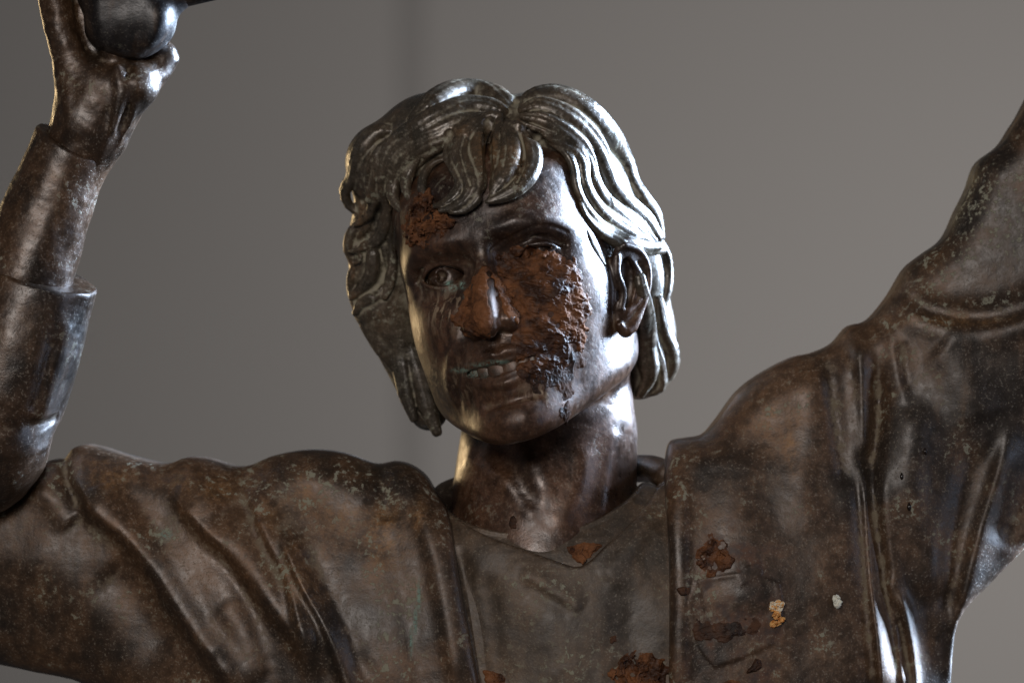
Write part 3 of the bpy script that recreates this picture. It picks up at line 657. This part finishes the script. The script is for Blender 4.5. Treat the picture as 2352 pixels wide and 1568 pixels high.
def jacket():
    S = Sheet(-110, 2460, 180, 1640, -170, 330, 4.0)
    S.front([(0,1300,95),(0,1500,30),(150,1120,100),(300,1200,140),(300,1480,120),(500,1150,150),(500,1400,200),(700,1100,140),(700,1300,215),(700,1560,250),
      (900,1100,140),(900,1300,225),(900,1560,270),(1000,1180,190),(1040,1300,240),(1090,1560,275),(1540,1060,165),(1560,1200,225),(1560,1560,275),(1700,1000,140),
      (1750,1200,215),(1800,1560,260),(1950,900,130),(1950,1200,195),(1980,1560,225),(2150,700,120),(2150,1000,160),(2150,1300,155),(2150,1560,135),(2300,500,115),(2350,800,140),(2350,1100,105),(2400,300,100),(1300,1300,260),(1300,1600,290)])
    f = S.fold
    # left sleeve and chest: diagonal drapes from the shoulder
    f([(175,1070),(215,1165),(300,1235),(370,1320),(440,1430),(520,1530),(580,1620)], 76, 24, 44)
    f([(250,1060),(330,1180),(420,1330),(520,1460),(620,1600)], 40, 40, -16)
    f([(380,1100),(455,1190),(540,1270),(620,1370),(690,1460),(740,1560)], 62, 22, 34)
    f([(560,1100),(620,1230),(670,1330),(700,1440),(720,1500)], 36, 15, 20)
    f([(640,1200),(700,1330),(760,1440),(800,1560),(820,1640)], 32, 15, 27)
    f([(700,1240),(740,1340),(790,1440),(840,1560)], 26, 26, -10)
    f([(500,1230),(560,1330),(600,1430),(640,1560)], 30, 30, -10)
    f([(140,1060),(152,1110),(185,1170)], 12, 14, -16)
    f([(60,1110),(110,1140),(170,1210)], 30, 30, 12)
    f([(230,1300),(330,1390),(400,1500)], 50, 50, -14)
    f([(20,1250),(140,1330),(260,1480),(320,1600)], 60, 60, 10)
    f([(480,1500),(560,1560),(600,1640)], 50, 30, 8)
    f([(500,1380),(560,1450),(610,1560)], 44, 30, 8)
    # shoulder puckers
    f([(420,1050),(450,1110),(520,1180)], 36, 30, 10); f([(560,1080),(575,1140),(600,1200)], 26, 26, -9)
    f([(700,1040),(760,1100),(860,1160)], 60, 40, 8); f([(870,1070),(880,1130),(900,1200)], 22, 22, -9)
    f([(930,1085),(965,1160),(1000,1280),(1030,1420),(1060,1600)], 30, 24, 14)
    f([(880,1200),(920,1320),(960,1500),(980,1620)], 30, 30, -6)
    # right chest and sleeve
    f([(1560,1030),(1560,1150),(1562,1300),(1560,1620)], 18, 40, 9)
    f([(1700,1010),(1690,1130),(1700,1280),(1720,1420)], 60, 60, 10)
    f([(1845,830),(1850,960),(1840,1100),(1850,1250)], 40, 46, 10)
    f([(1905,800),(1915,920),(1930,1040),(1945,1130)], 24, 20, -12)
    f([(1960,770),(1978,850),(1985,960),(1985,1060)], 26, 14, 16)
    f([(2010,790),(2020,900),(2010,1010),(2000,1120),(2020,1300),(2060,1450),(2090,1620)], 18, 34, -34)
    f([(1975,1040),(1985,1130),(1993,1250),(2003,1380),(2015,1500),(2025,1640)], 60, 13, 26)
    f([(2030,1300),(2048,1390),(2062,1480),(2075,1600)], 14, 9, 16)
    f([(2060,1340),(2080,1430),(2096,1520),(2105,1640)], 12, 12, 14)
    f([(2090,900),(2090,1060),(2110,1200),(2140,1400)], 50, 50, 22)
    f([(2140,1020),(2120,1200),(2120,1400),(2140,1600)], 30, 40, -8)
    f([(2330,960),(2290,1100),(2250,1230),(2220,1350),(2200,1480),(2192,1640)], 40, 20, 24)
    f([(2250,1000),(2210,1140),(2180,1280),(2160,1440)], 36, 30, -14)
    f([(2430,1000),(2360,1140),(2290,1260)], 40, 40, -14)
    # sleeve roll on the right upper arm
    f([(2090,640),(2110,690),(2170,715),(2250,722),(2330,705),(2430,670)], 30, 40, -15)
    f([(2080,650),(2100,720),(2170,752),(2250,760),(2340,742),(2440,700)], 16, 40, 15)
    f([(2140,790),(2200,850),(2260,980)], 50, 50, 14)
    f([(2040,740),(2060,840),(2080,940)], 16, 16, 6); f([(2070,780),(2085,900)], 14, 14, -5)
    p = np.stack([S.X, S.Y, np.zeros_like(S.X)], -1)
    S.B += (fbm(p, 170, 2) * 5 + fbm(p + 50, 50, 2) * 0.9).astype(f4)
    # raised emblem patch on the chest
    S.B += emblem(S)
    rr = 75 - 43 * np.clip((S.X + 1176 - 2060) / 120, 0, 1) * np.clip((784 - S.Y - 960) / 160, 0, 1)
    S.build(OUT, rr, 150, HOLE)
    return S
def emblem(S):
    sh = [(1596,1330),(1700,1312),(1712,1300),(1742,1290),(1752,1310),(1748,1322),(1790,1340),(1800,1385),(1792,1430),(1770,1480),(1700,1510),(1640,1530),(1606,1490),(1588,1440),(1580,1380)]
    d = seg_dist(S.X, S.Y, S.tr(sh, 240)); a = np.clip(d / 5 + .5, 0, 1) * 3.2
    sh2 = [(1602,1336),(1690,1322),(1700,1345),(1745,1322),(1780,1345),(1785,1390),(1740,1435),(1700,1432),(1676,1420),(1660,1434),(1625,1436)]
    d2 = seg_dist(S.X, S.Y, S.tr(sh2, 240)); a = a - np.clip(d2 / 5 + .5, 0, 1) * 1.6
    return a.astype(f4)
SJ = jacket(); log('jacket field')
p, q = SJ.F.mesh()
jk = make('jacket', p, q, M_CLOTH, statue, dict(verdigris=blobs(p, [(962,1370,3,.9,30),(954,1425,3,.9,30),(944,1475,3,.8,25),(380,1228,16,.5,10)]), stain=np.clip(blobs(p, [(1690,1270,70,1.,60),(1700,1440,100,1.1,60),(1620,1370,30,.9,50),(1790,1420,30,.9,60),(1750,1560,70,.8,40),(1580,1500,30,.6,60)], 100) * (.5 + 2.2 * fbm(p, 26, 3)), 0, 1), gold=blobs(p, [(240,1095,50,.8,35),(420,1110,50,.6,30),(500,1125,40,.7,25),(660,1170,50,.7,50),(690,1120,30,.8,30),(880,1220,40,.8,90),(960,1190,20,.7,40),(780,1180,60,.5,50),(1820,1010,18,.8,60),(1760,960,40,.4,50),(1450,1250,30,.4,60),(2200,735,120,.7,14),(700,1350,60,.4,100)]), crust=blobs(p, [(480,1110,60,.7,25),(610,1120,50,.8,25),(700,1100,60,.9,30),(800,1100,70,1.,30),(880,1130,50,.8,40),(370,1230,40,.9,25),(860,1280,40,.6,60),(640,1330,40,.7,50),
   (900,1450,60,.4,80),(1770,935,40,1.,18),(1850,925,25,1.,25),(1600,1330,40,.6,60),(2260,450,70,1.2,90),(2330,520,60,1.1,60),(2180,600,60,.8,40),(2140,720,50,.9,40),(2300,690,80,.7,20),(150,1100,40,.6,60)])), flip=True); log('jacket', len(p))

def shirts():
    ctrl = [(1000,1150,60),(1000,1250,180),(1040,1180,110),(1080,1200,165),(1141,1217,190),(1201,1224,200),(1261,1222,204),(1321,1212,200),(1381,1190,180),(1441,1150,140),(1480,1100,70),
            (1080,1400,235),(1120,1560,250),(1300,1400,262),(1300,1560,275),(1340,1300,245),(1200,1280,235),(1450,1300,232),(1520,1200,175),(1540,1100,80),(1500,1560,262),(1560,1300,215),(1060,1300,205)]
    res = []
    NL = [(1000,1150),(1033,1178),(1081,1203),(1141,1217),(1201,1221),(1261,1217),(1321,1208),(1381,1185),(1441,1148),(1480,1112),(1520,1122)]
    VL = [(990,1150),(1033,1181),(1113,1225),(1201,1257),(1281,1285),(1325,1297),(1357,1281),(1385,1253),(1441,1205),(1493,1149),(1520,1112),(1545,1100)]
    for nm, top, dz, R in (('undershirt', NL, -12, 8), ('shirt', VL, 0, 6)):
        S = Sheet(960, 1600, 1030, 1640, -60, 310, 3.0); S.front([(a, b, c + dz) for a, b, c in ctrl])
        if nm == 'shirt':
            S.fold([(1190,1300),(1250,1340),(1310,1375),(1340,1395)], 22, 16, 7)
            S.fold([(1205,1330),(1262,1365),(1320,1400)], 22, 22, -4)
            S.fold([(1060,1250),(1150,1300),(1260,1420),(1300,1600)], 60, 60, 8)
            S.fold([(1110,1300),(1130,1450),(1160,1600)], 30, 30, -8)
            S.fold([(1500,1180),(1440,1260),(1380,1330)], 30, 24, 8)
            S.fold([(1440,1320),(1440,1450),(1460,1600)], 40, 40, -7)
            S.fold([(1050,1240),(1085,1400),(1115,1600)], 20, 14, -12)
        else:
            S.fold(NL[1:-1], 10, 7, 9)
        pp = np.stack([S.X, S.Y, np.zeros_like(S.X)], -1); S.B += (fbm(pp, 90, 3) * 3).astype(f4)
        S.build(dense(top, 40).tolist() + [(1600, 1100), (1600, 1760), (960, 1760), (960, 1120)], R, 70)
        # let the cloth wrap round the neck: hollow it behind
        p, q = S.F.mesh(); make(nm, p, q, M_SHIRT, statue, flip=True); res.append(S)
    return res
SS = shirts(); log('shirts')

#@@ARM
def z3(l): return [(.35 * X, .35 * Y) for X, Y in l]
def arm():
    def plane(F, p0, nrm, k):
        sl, X = F.box(F.lo, F.lo + F.h * F.n); n_ = np.array(nrm, float); n_ /= np.linalg.norm(n_)
        F.f = smax(F.f, ((X[0] - f4(p0[0])) * f4(n_[0]) + (X[1] - f4(p0[1])) * f4(n_[1]) + (X[2] - f4(p0[2])) * f4(n_[2])), k)
    def T(F, l, r, k=20, **kw):
        a = np.array(l, float); n = max(12, len(l) * 5); c = catmull(np.c_[a[:, 0], a[:, 1], a[:, 2]], n)
        F.tube([P(*x) for x in c], np.interp(np.linspace(0, 1, n), np.linspace(0, 1, len(np.atleast_1d(r))), np.atleast_1d(r)), k, **kw)
    def noise(F, s, a):
        G = np.stack(np.broadcast_arrays(*F.box(F.lo, F.lo + F.h * F.n)[1]), -1); F.f += (fbm(G, s, 2) * a).astype(f4)
    out = []
    # lower sleeve of the jacket
    F = Field(P(-260, 1180, 0) * [1, 1, 0] + [0, 0, -80], P(260, 560, 0) * [1, 1, 0] + [0, 0, 360], 4.0)
    T(F, [(115, 560, 130), (62, 720, 135), (18, 860, 140), (-20, 960, 140), (-30, 1010, 140)], [128, 137, 146, 148, 138])
    T(F, [(-30, 1000, 140), (-35, 1060, 120)], [146, 120], 14)
    F.push([P(130, 960, 180), P(60, 985, 270), P(0, 985, 290)], 12, -12)
    F.push([P(150, 760, 230), P(110, 900, 235), P(95, 960, 235)], 20, 7); F.push([P(120, 800, 250), P(80, 930, 255)], 16, -6)
    plane(F, P(100, 664, 270), (0.30, 1, 0.22), 9); noise(F, 60, 2.2)
    out.append(('forearm_sleeve', F, M_ARM))
    F = Field(P(-200, 800, 0) * [1, 1, 0] + [0, 0, -20], P(300, 240, 0) * [1, 1, 0] + [0, 0, 320], 3.0)
    T(F, [(185, 290, 140), (140, 400, 140), (95, 520, 140), (55, 640, 140), (20, 760, 140)], [92, 95, 104, 112, 112])
    F.push([P(205, 470, 215), P(180, 560, 220), P(160, 640, 220)], 13, 6); F.push([P(190, 440, 230), P(150, 600, 240)], 12, -5); F.push([P(175, 600, 225), P(160, 650, 220)], 9, 6)
    plane(F, P(168, 350, 230), (0.52, 1, 0.25), 7); noise(F, 50, 1.9)
    out.append(('shirt_cuff', F, M_ARM))
    # wrist and hand
    F = Field(P(40, 520, 0) * [1, 1, 0] + [0, 0, 0], P(440, -60, 0) * [1, 1, 0] + [0, 0, 300], 3.0)
    T(F, [(110, 520, 140), (150, 420, 140), (188, 335, 142), (220, 270, 145), (238, 215, 148)], [74, 76, 80, 90, 84])
    T(F, [(205, 300, 150), (180, 210, 160), (165, 150, 165), (140, 70, 170), (118, -60, 170)], [70, 52, 40, 38, 42], 30)
    T(F, [(240, 240, 150), (285, 215, 170), (312, 198, 182)], [66, 58, 52], 34)
    T(F, [(318, 192, 170), (358, 165, 145), (380, 135, 135)], [44, 35, 30], 10)
    T(F, [(378, 122, 130), (383, 150, 128)], [25, 20], 6)
    T(F, [(265, 140, 170), (235, 90, 195), (212, 30, 205), (195, -50, 205)], [26, 17, 15, 16], 14)
    F.ell(P(205, 60, 120), (70, 120, 45), 20); F.ell(P(290, 120, 120), (90, 50, 45), 30)
    F.push([P(205, 115, 215), P(185, 60, 210), P(170, 0, 210)], 17, -26)
    F.push([P(268, 150, 225), P(280, 215, 232), P(262, 300, 230)], 13, 13); F.push([P(288, 180, 222), P(297, 250, 212), P(272, 340, 208)], 8, -10)
    F.push([P(310, 225, 212), P(298, 290, 202), P(275, 350, 198)], 10, 9); F.push([P(245, 260, 240), P(225, 350, 235)], 14, -5)
    F.push([P(290, 135, 205), P(298, 190, 215)], 9, -9); F.push([P(150, 230, 215), P(160, 290, 220)], 20, 6)
    noise(F, 34, 2.2)
    out.append(('hand', F, M_ARM))
    for nm, F, m in out:
        p, q = F.mesh(); make(nm, p, q, m, statue, flip=True)
    # elbow drape under the forearm
    F = Field(P(-200, 1300, 0) * [1, 1, 0] + [0, 0, -100], P(200, 1000, 0) * [1, 1, 0] + [0, 0, 260], 4.0)
    T(F, [(-120, 1140, 90), (-20, 1095, 80), (70, 1070, 60)], [95, 62, 34]); noise(F, 60, 4)
    p, q = F.mesh(); make('elbow_sleeve', p, q, M_CLOTH, statue, flip=True)
    # held pole with its thick rounded grip
    pole = bpy.data.objects.new('held_pole', None); COL.objects.link(pole); pole.location = (0, 0, 0)
    tag(pole, 'black metal pole with a thick rounded grip held in the raised hand at upper left', 'pole')
    F = Field(P(150, 220, 0) * [1, 1, 0] + [0, 0, 60], P(480, -160, 0) * [1, 1, 0] + [0, 0, 330], 3.0)
    F.ell(P(306, 50, 185), (93, 84, 80), 10); F.push([P(330, 100, 250), P(370, 60, 240), P(385, 0, 230)], 24, 5); F.ell(P(280, -40, 185), (108, 110, 80), 40); F.ell(P(352, 40, 185), (46, 52, 55), 30); F.ell(P(250, 60, 180), (52, 60, 55), 30); F.tube([P(320, 40, 185), P(405, -10, 185)], [62, 38], 12); F.push([P(300, 70, 268), P(285, 0, 270)], 46, -16); F.push([P(345, 105, 235), P(365, 40, 240)], 20, 7); F.push([P(240, 100, 235), P(225, 20, 240)], 16, 6); noise(F, 70, 2)
    p, q = F.mesh(); make('grip', p, q, M_DARK, pole, flip=True)
    F = Field(P(280, 120, 0) * [1, 1, 0] + [0, 0, 60], P(900, -240, 0) * [1, 1, 0] + [0, 0, 330], 4.0)
    F.tube([P(330, 4, 185), P(900, -128, 185)], [34, 34], 4)
    p, q = F.mesh(); make('shaft', p, q, M_DARK, pole, flip=True)
arm(); log('arm')

F = Field(P(960, 1260, 0) * [1, 1, 0] + [0, 0, -260], P(1600, 1000, 0) * [1, 1, 0] + [0, 0, 60], 4.0)
F.tube([P(*a) for a in catmull([(1000, 1180, -40), (1030, 1135, -90), (1150, 1105, -190), (1350, 1090, -190), (1480, 1075, -110), (1530, 1090, -40)], 30)], 32, 4)
p, q = F.mesh(); make('collar', p, q, M_CLOTH, statue, flip=True)

#@@MUD
CH = Field(SS[0].F.lo, SS[0].F.lo + SS[0].F.h * (SS[0].F.n - 1), SS[0].F.h); CH.f = np.minimum(SS[0].F.f, SS[1].F.f)
def poly(l, f): return [f(*a) for a in l]
c2 = lambda x, y: (735.4 + .6447 * x, 138 + .6447 * y)
c6 = lambda x, y: (940.8 + .4 * x, 940.8 + .4 * y)
def mud(name, label, F, outline, zmin, thick, rough, edge=9, rag=12, h=2.0, rng=0, strk=None, thin=None, mat=None, sc=1.0):
    o = np.array(outline, float); u0, v0 = o.min(0) - 16; u1, v1 = o.max(0) + 16
    g = F.snap(o); za, zb = max(zmin, g[:, 2].min() - 30), g[:, 2].max() + 60
    lo = P(u0, v1, za); hi = P(u1, v0, zb)
    lo[:2] = np.minimum(lo[:2], P(u0, v1, zb)[:2]); hi[:2] = np.maximum(hi[:2], P(u1, v0, zb)[:2])
    G = Field([lo[0], lo[1], za], [hi[0], hi[1], zb], h)
    X = np.stack(np.broadcast_arrays(G.ax[0][:, None, None], G.ax[1][None, :, None], G.ax[2][None, None, :]), -1)
    base = F.sample(X).astype(f4)
    zm = float(np.median(g[:, 2])); s_ = DCAM / (DCAM - zm)
    A, B = np.meshgrid(G.ax[0] * s_ + 1176, 784 - G.ax[1] * s_, indexing='ij')
    d = seg_dist(A, B, o.tolist()).astype(f4)
    near = np.abs(base) < 60; Xn = X[near] + rng * 37.0
    d3 = np.broadcast_to(d[:, :, None], base.shape)[near]
    n1 = fbm(Xn, 22, 3); d3 = d3 + n1 * rag + fbm(Xn, 7, 2) * rag * .35
    if strk is not None:
        a_ = math.radians(strk); R2 = Xn @ np.array([[math.cos(a_), -math.sin(a_), 0], [math.sin(a_), math.cos(a_), 0], [0, 0, 1]]) * [0.55, 1.2, 1]
    else: R2 = Xn
    rid = 1 - np.abs(fbm(R2 + 11, 18 * sc, 4, .55)) * 1.6
    rid2 = 1 - np.abs(fbm(R2 + 31, 7 * sc, 2, .6)) * 1.6
    t = thick * (0.35 + 0.65 * np.clip(n1 * .8 + .6, 0, 1.5)) + rough * (rid - .6) + rough * .45 * (rid2 - .6)
    if thin is not None:
        wv = Xn - rng * 37.0; uu = 1176 + wv[:, 0] * s_; vv = 784 - wv[:, 1] * s_
        k_ = np.ones(len(uu))
        for (cu, cv, r, a_) in thin: k_ = k_ * (1 - a_ * np.exp(-((uu - cu) ** 2 + (vv - cv) ** 2) / r ** 2))
        t = np.where(k_ < .3, -9, t * k_)
    m = np.clip(d3 / edge, -1, 1)
    t = np.where(t < -8, -6, np.where(m > 0, np.maximum(t, .8) * np.sqrt(np.clip(m, 0, 1)), m * 6))
    f = base.copy(); f[near] = base[near] - t.astype(f4)
    p, q = G.mesh(f=f)
    dep = F.sample(p); keep = (dep > -1.2)
    eps = h * 1.01                      # drop the box's end caps and what lies inside the bronze
    for i_ in range(3):
        keep &= (p[:, i_] > G.lo[i_] + eps)
    keep &= (p[:, 2] < zb - eps)
    fk = keep[q].all(1); q = q[fk]; used = np.unique(q); mp = np.zeros(len(p), int); mp[used] = np.arange(len(used)); p, q = p[used], mp[q]
    if len(p) == 0: log('EMPTY', name); return None
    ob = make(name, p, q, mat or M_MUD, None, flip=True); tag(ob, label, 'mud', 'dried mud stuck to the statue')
    return ob
def maxfield(A, B):                   # nearest of two sheets, on the first one's grid
    return A
cheek = poly([(545,775),(575,740),(600,735),(625,760),(640,700),(680,672),(740,660),(800,670),(850,690),(900,712),(938,745),(930,790),(955,850),(962,905),(945,950),(945,1000),(935,1040),(905,1020),(880,1075),(850,1100),(800,1130),(750,1140),(715,1110),(690,1060),(680,1000),(700,960),(690,930),(650,900),(628,945),(610,985),(560,985),(520,970),(480,955),(468,915),(500,870),(525,820)], c2)
mud('mud_crust', 'wide rust-brown mud crust over the nose, right eye and cheek', FH, cheek, 120, 7, 5, rng=1, strk=-15, thin=[(1124,628,9,.95),(1128,648,12,.95),(1134,672,13,.95),(1140,696,14,.95),(1146,720,14,.95),(1150,745,15,.95),(1152,770,20,.97),(1265,722,11,.95),(1282,748,9,.95),(1275,870,40,.5),(1150,775,45,.75),(1118,690,55,.62),(1215,578,45,.5)])
mud('mud_smear', 'thin dark mud smear running down the right cheek below the crust', FH, poly([(690,1070),(760,1120),(850,1080),(900,1040),(945,1030),(935,1090),(905,1120),(890,1190),(860,1215),(850,1150),(800,1170),(760,1180),(730,1150)], c2), 120, 2.2, 2.6, rng=21, strk=80, rag=16, mat=M_MUD_DARK)
mud('mud_smear', 'smallest mud smear on the face, low on the right cheek near the jaw', FH, poly([(860,1240),(885,1215),(900,1260),(880,1300),(862,1280)], c2), 120, 2.5, 2.5, rng=22, rag=6, edge=5, mat=M_MUD_DARK)
mud('mud_clump', 'thick crumbly red-brown mud clump on the forehead under the fringe at left', FH, poly([(345,478),(380,470),(405,510),(455,540),(480,575),(455,600),(425,640),(372,672),(312,650),(298,600),(312,530)], c2), 150, 17, 24, rng=2, rag=9, edge=6, sc=1.7)
mud('mud_clump', 'mud lump lodged in the bottom of the shirt neckline', CH, poly([(900,785),(1000,765),(1095,780),(1045,850),(990,885),(930,855)], c6), 120, 12, 6, rng=3, rag=5, edge=6)
mud('mud_clump', 'jagged mud clump on the chest above the outlined emblem', SJ.F, poly([(1632,850),(1690,790),(1735,715),(1760,740),(1790,715),(1835,830),(1900,850),(1840,900),(1790,935),(1700,945),(1650,900)], c6), 120, 9, 13, rng=4, rag=11, edge=6, sc=1.4)
mud('mud_clump', 'small round mud blob at the left edge of the outlined emblem', SJ.F, poly([(1540,1030),(1570,1015),(1605,1030),(1600,1060),(1560,1065)], c6), 120, 7, 4, rng=5, rag=4, edge=5, mat=M_MUD_DARK)
mud('mud_smear', 'low ridged mud smear across the lower half of the outlined emblem', SJ.F, poly([(1610,1230),(1750,1215),(1830,1195),(1910,1235),(2010,1230),(1960,1275),(1870,1310),(1790,1340),(1700,1320),(1640,1280)], c6), 120, 2.6, 4.5, rng=6, rag=14, strk=10, mat=M_MUD_DARK)
mud('mud_clump', 'large orange-brown mud clump at the bottom beside the jacket front edge', CH, poly([(1110,1500),(1180,1480),(1240,1400),(1290,1385),(1380,1420),(1450,1425),(1490,1480),(1450,1560),(1440,1680),(1150,1680),(1170,1570)], c6), 120, 15, 15, rng=7, rag=12, edge=7, sc=1.5)
mud('mud_clump', 'small flat mud piece at the bottom edge beside the left jacket front', CH, poly([(425,1500),(520,1510),(575,1535),(540,1600),(440,1600)], c6), 120, 9, 6, rng=8, rag=5, edge=5)
mud('mud_clump', 'pointed brown mud drip below the outlined emblem near the bottom right', SJ.F, poly([(1935,1510),(1965,1470),(1985,1425),(2020,1435),(2025,1475),(1995,1505)], c6), 120, 8, 4, rng=9, rag=3, edge=5, mat=M_MUD_DARK)
mud('mud_clump', 'mud piece cut by the bottom picture edge right of the large clump', SJ.F, poly([(1800,1565),(1840,1540),(1900,1550),(1920,1620),(1810,1620)], c6), 120, 8, 5, rng=10, rag=3, edge=5)
mud('mud_speck', 'small dark oval mud speck at the base of the neck', FH, poly([(575,610),(600,600),(620,640),(610,680),(580,685),(568,650)], c6), 60, 7, 2, rng=11, rag=2, edge=5, mat=M_MUD_DARK)
mud('mud_speck', 'dark mud drip on the collar left of the lump in the neckline', CH, poly([(740,640),(800,650),(860,690),(940,665),(850,700),(810,740),(780,735),(770,690)], c6), 60, 4, 2, rng=12, rag=3, edge=4, mat=M_MUD_DARK)
mud('mud_speck', 'tiny dark mud speck low in the middle of the shirt', CH, poly([(1150,1300),(1185,1295),(1190,1330),(1160,1335)], c6), 60, 5, 3, rng=13, rag=3, edge=4, mat=M_MUD_DARK)
log('mud')

def flake(name, label, F, uv, parts, cols, cat):
    m, nt, b = mat_new(name + '_skin'); N = NT(nt); n_ = N.noise(380, 2)
    N.link(N.mix(N.ramp(n_, .42, .55), cols[0], cols[1]), b.inputs['Base Color']); b.inputs['Roughness'].default_value = .55
    c = F.snap(np.array([uv]))[0] + [0, 0, 4]
    G = Field(c - 34, c + 34, 1.0)
    rs = np.random.RandomState(len(label))
    for (du, dv, r) in parts:
        G.ell(c + np.array([du, -dv, rs.rand() * 3]), (r * .8, r * 1.0, r * .5), 1.0)
        G.ell(c + np.array([du + r * .55, -dv + r * .35, 3 + rs.rand() * 3]), (r * .5, r * .35, r * .4), 1.0)
        G.ell(c + np.array([du - r * .1, -dv + r * .1, 6]), (r * .3, r * .36, r * .3), 1.0, None, 'cut')
    X = np.stack(np.broadcast_arrays(G.ax[0][:, None, None], G.ax[1][None, :, None], G.ax[2][None, None, :]), -1)
    G.f += (np.abs(fbm(X, 8, 3)) * 5.5 - 2.6).astype(f4)
    p, q = G.mesh(); o = make(name, p, q, m, None, flip=True); tag(o, label, cat); return o
flake('chipped_flake', 'bright orange and cream flake stuck right of the outlined emblem', SJ.F, (1784, 1394), [(-9, -2, 10), (4, -4, 12), (2, 8, 8)], ((0.92, 0.45, 0.12), (0.95, 0.86, 0.66)), 'flake')
flake('chipped_flake', 'darker orange crumpled flake just below the bright cream one', SJ.F, (1784, 1424), [(-2, -10, 9), (-7, 8, 9), (10, -2, 7), (4, 5, 6)], ((0.62, 0.24, 0.05), (0.92, 0.52, 0.18)), 'flake')
flake('chipped_flake', 'small white flake alone on the right side of the jacket', SJ.F, (1921, 1380), [(-1, -5, 9), (2, 5, 9)], ((0.95, 0.90, 0.76), (0.90, 0.92, 0.80)), 'flake')
def drops():
    m, nt, b = mat_new('dark_droplet'); b.inputs['Base Color'].default_value = (0.02, 0.013, 0.01, 1); b.inputs['Roughness'].default_value = .04; b.inputs['IOR'].default_value = 1.5
    for (u, v, r, l) in ((2125, 1038, 5, 'topmost of three shiny dark droplets on the right jacket fold'), (2071, 1095, 5, 'middle shiny dark droplet on the right jacket fold'), (2088, 1165, 6, 'lowest and longest shiny dark droplet on the right jacket fold')):
        c = SJ.F.snap(np.array([(u, v)]))[0]; G = Field(c - 20, c + 20, 1.0)
        G.ell(c + [0, 0, 1], (r * .8, r * 1.25, r * .8), 1); G.ell(c + [0, r * .9, 0], (r * .5, r * 1.2, r * .5), 4)
        p, q = G.mesh(); tag(make('droplet', p, q, m, None, flip=True), l, 'droplet', 'droplets on the jacket')
drops()
log('done')
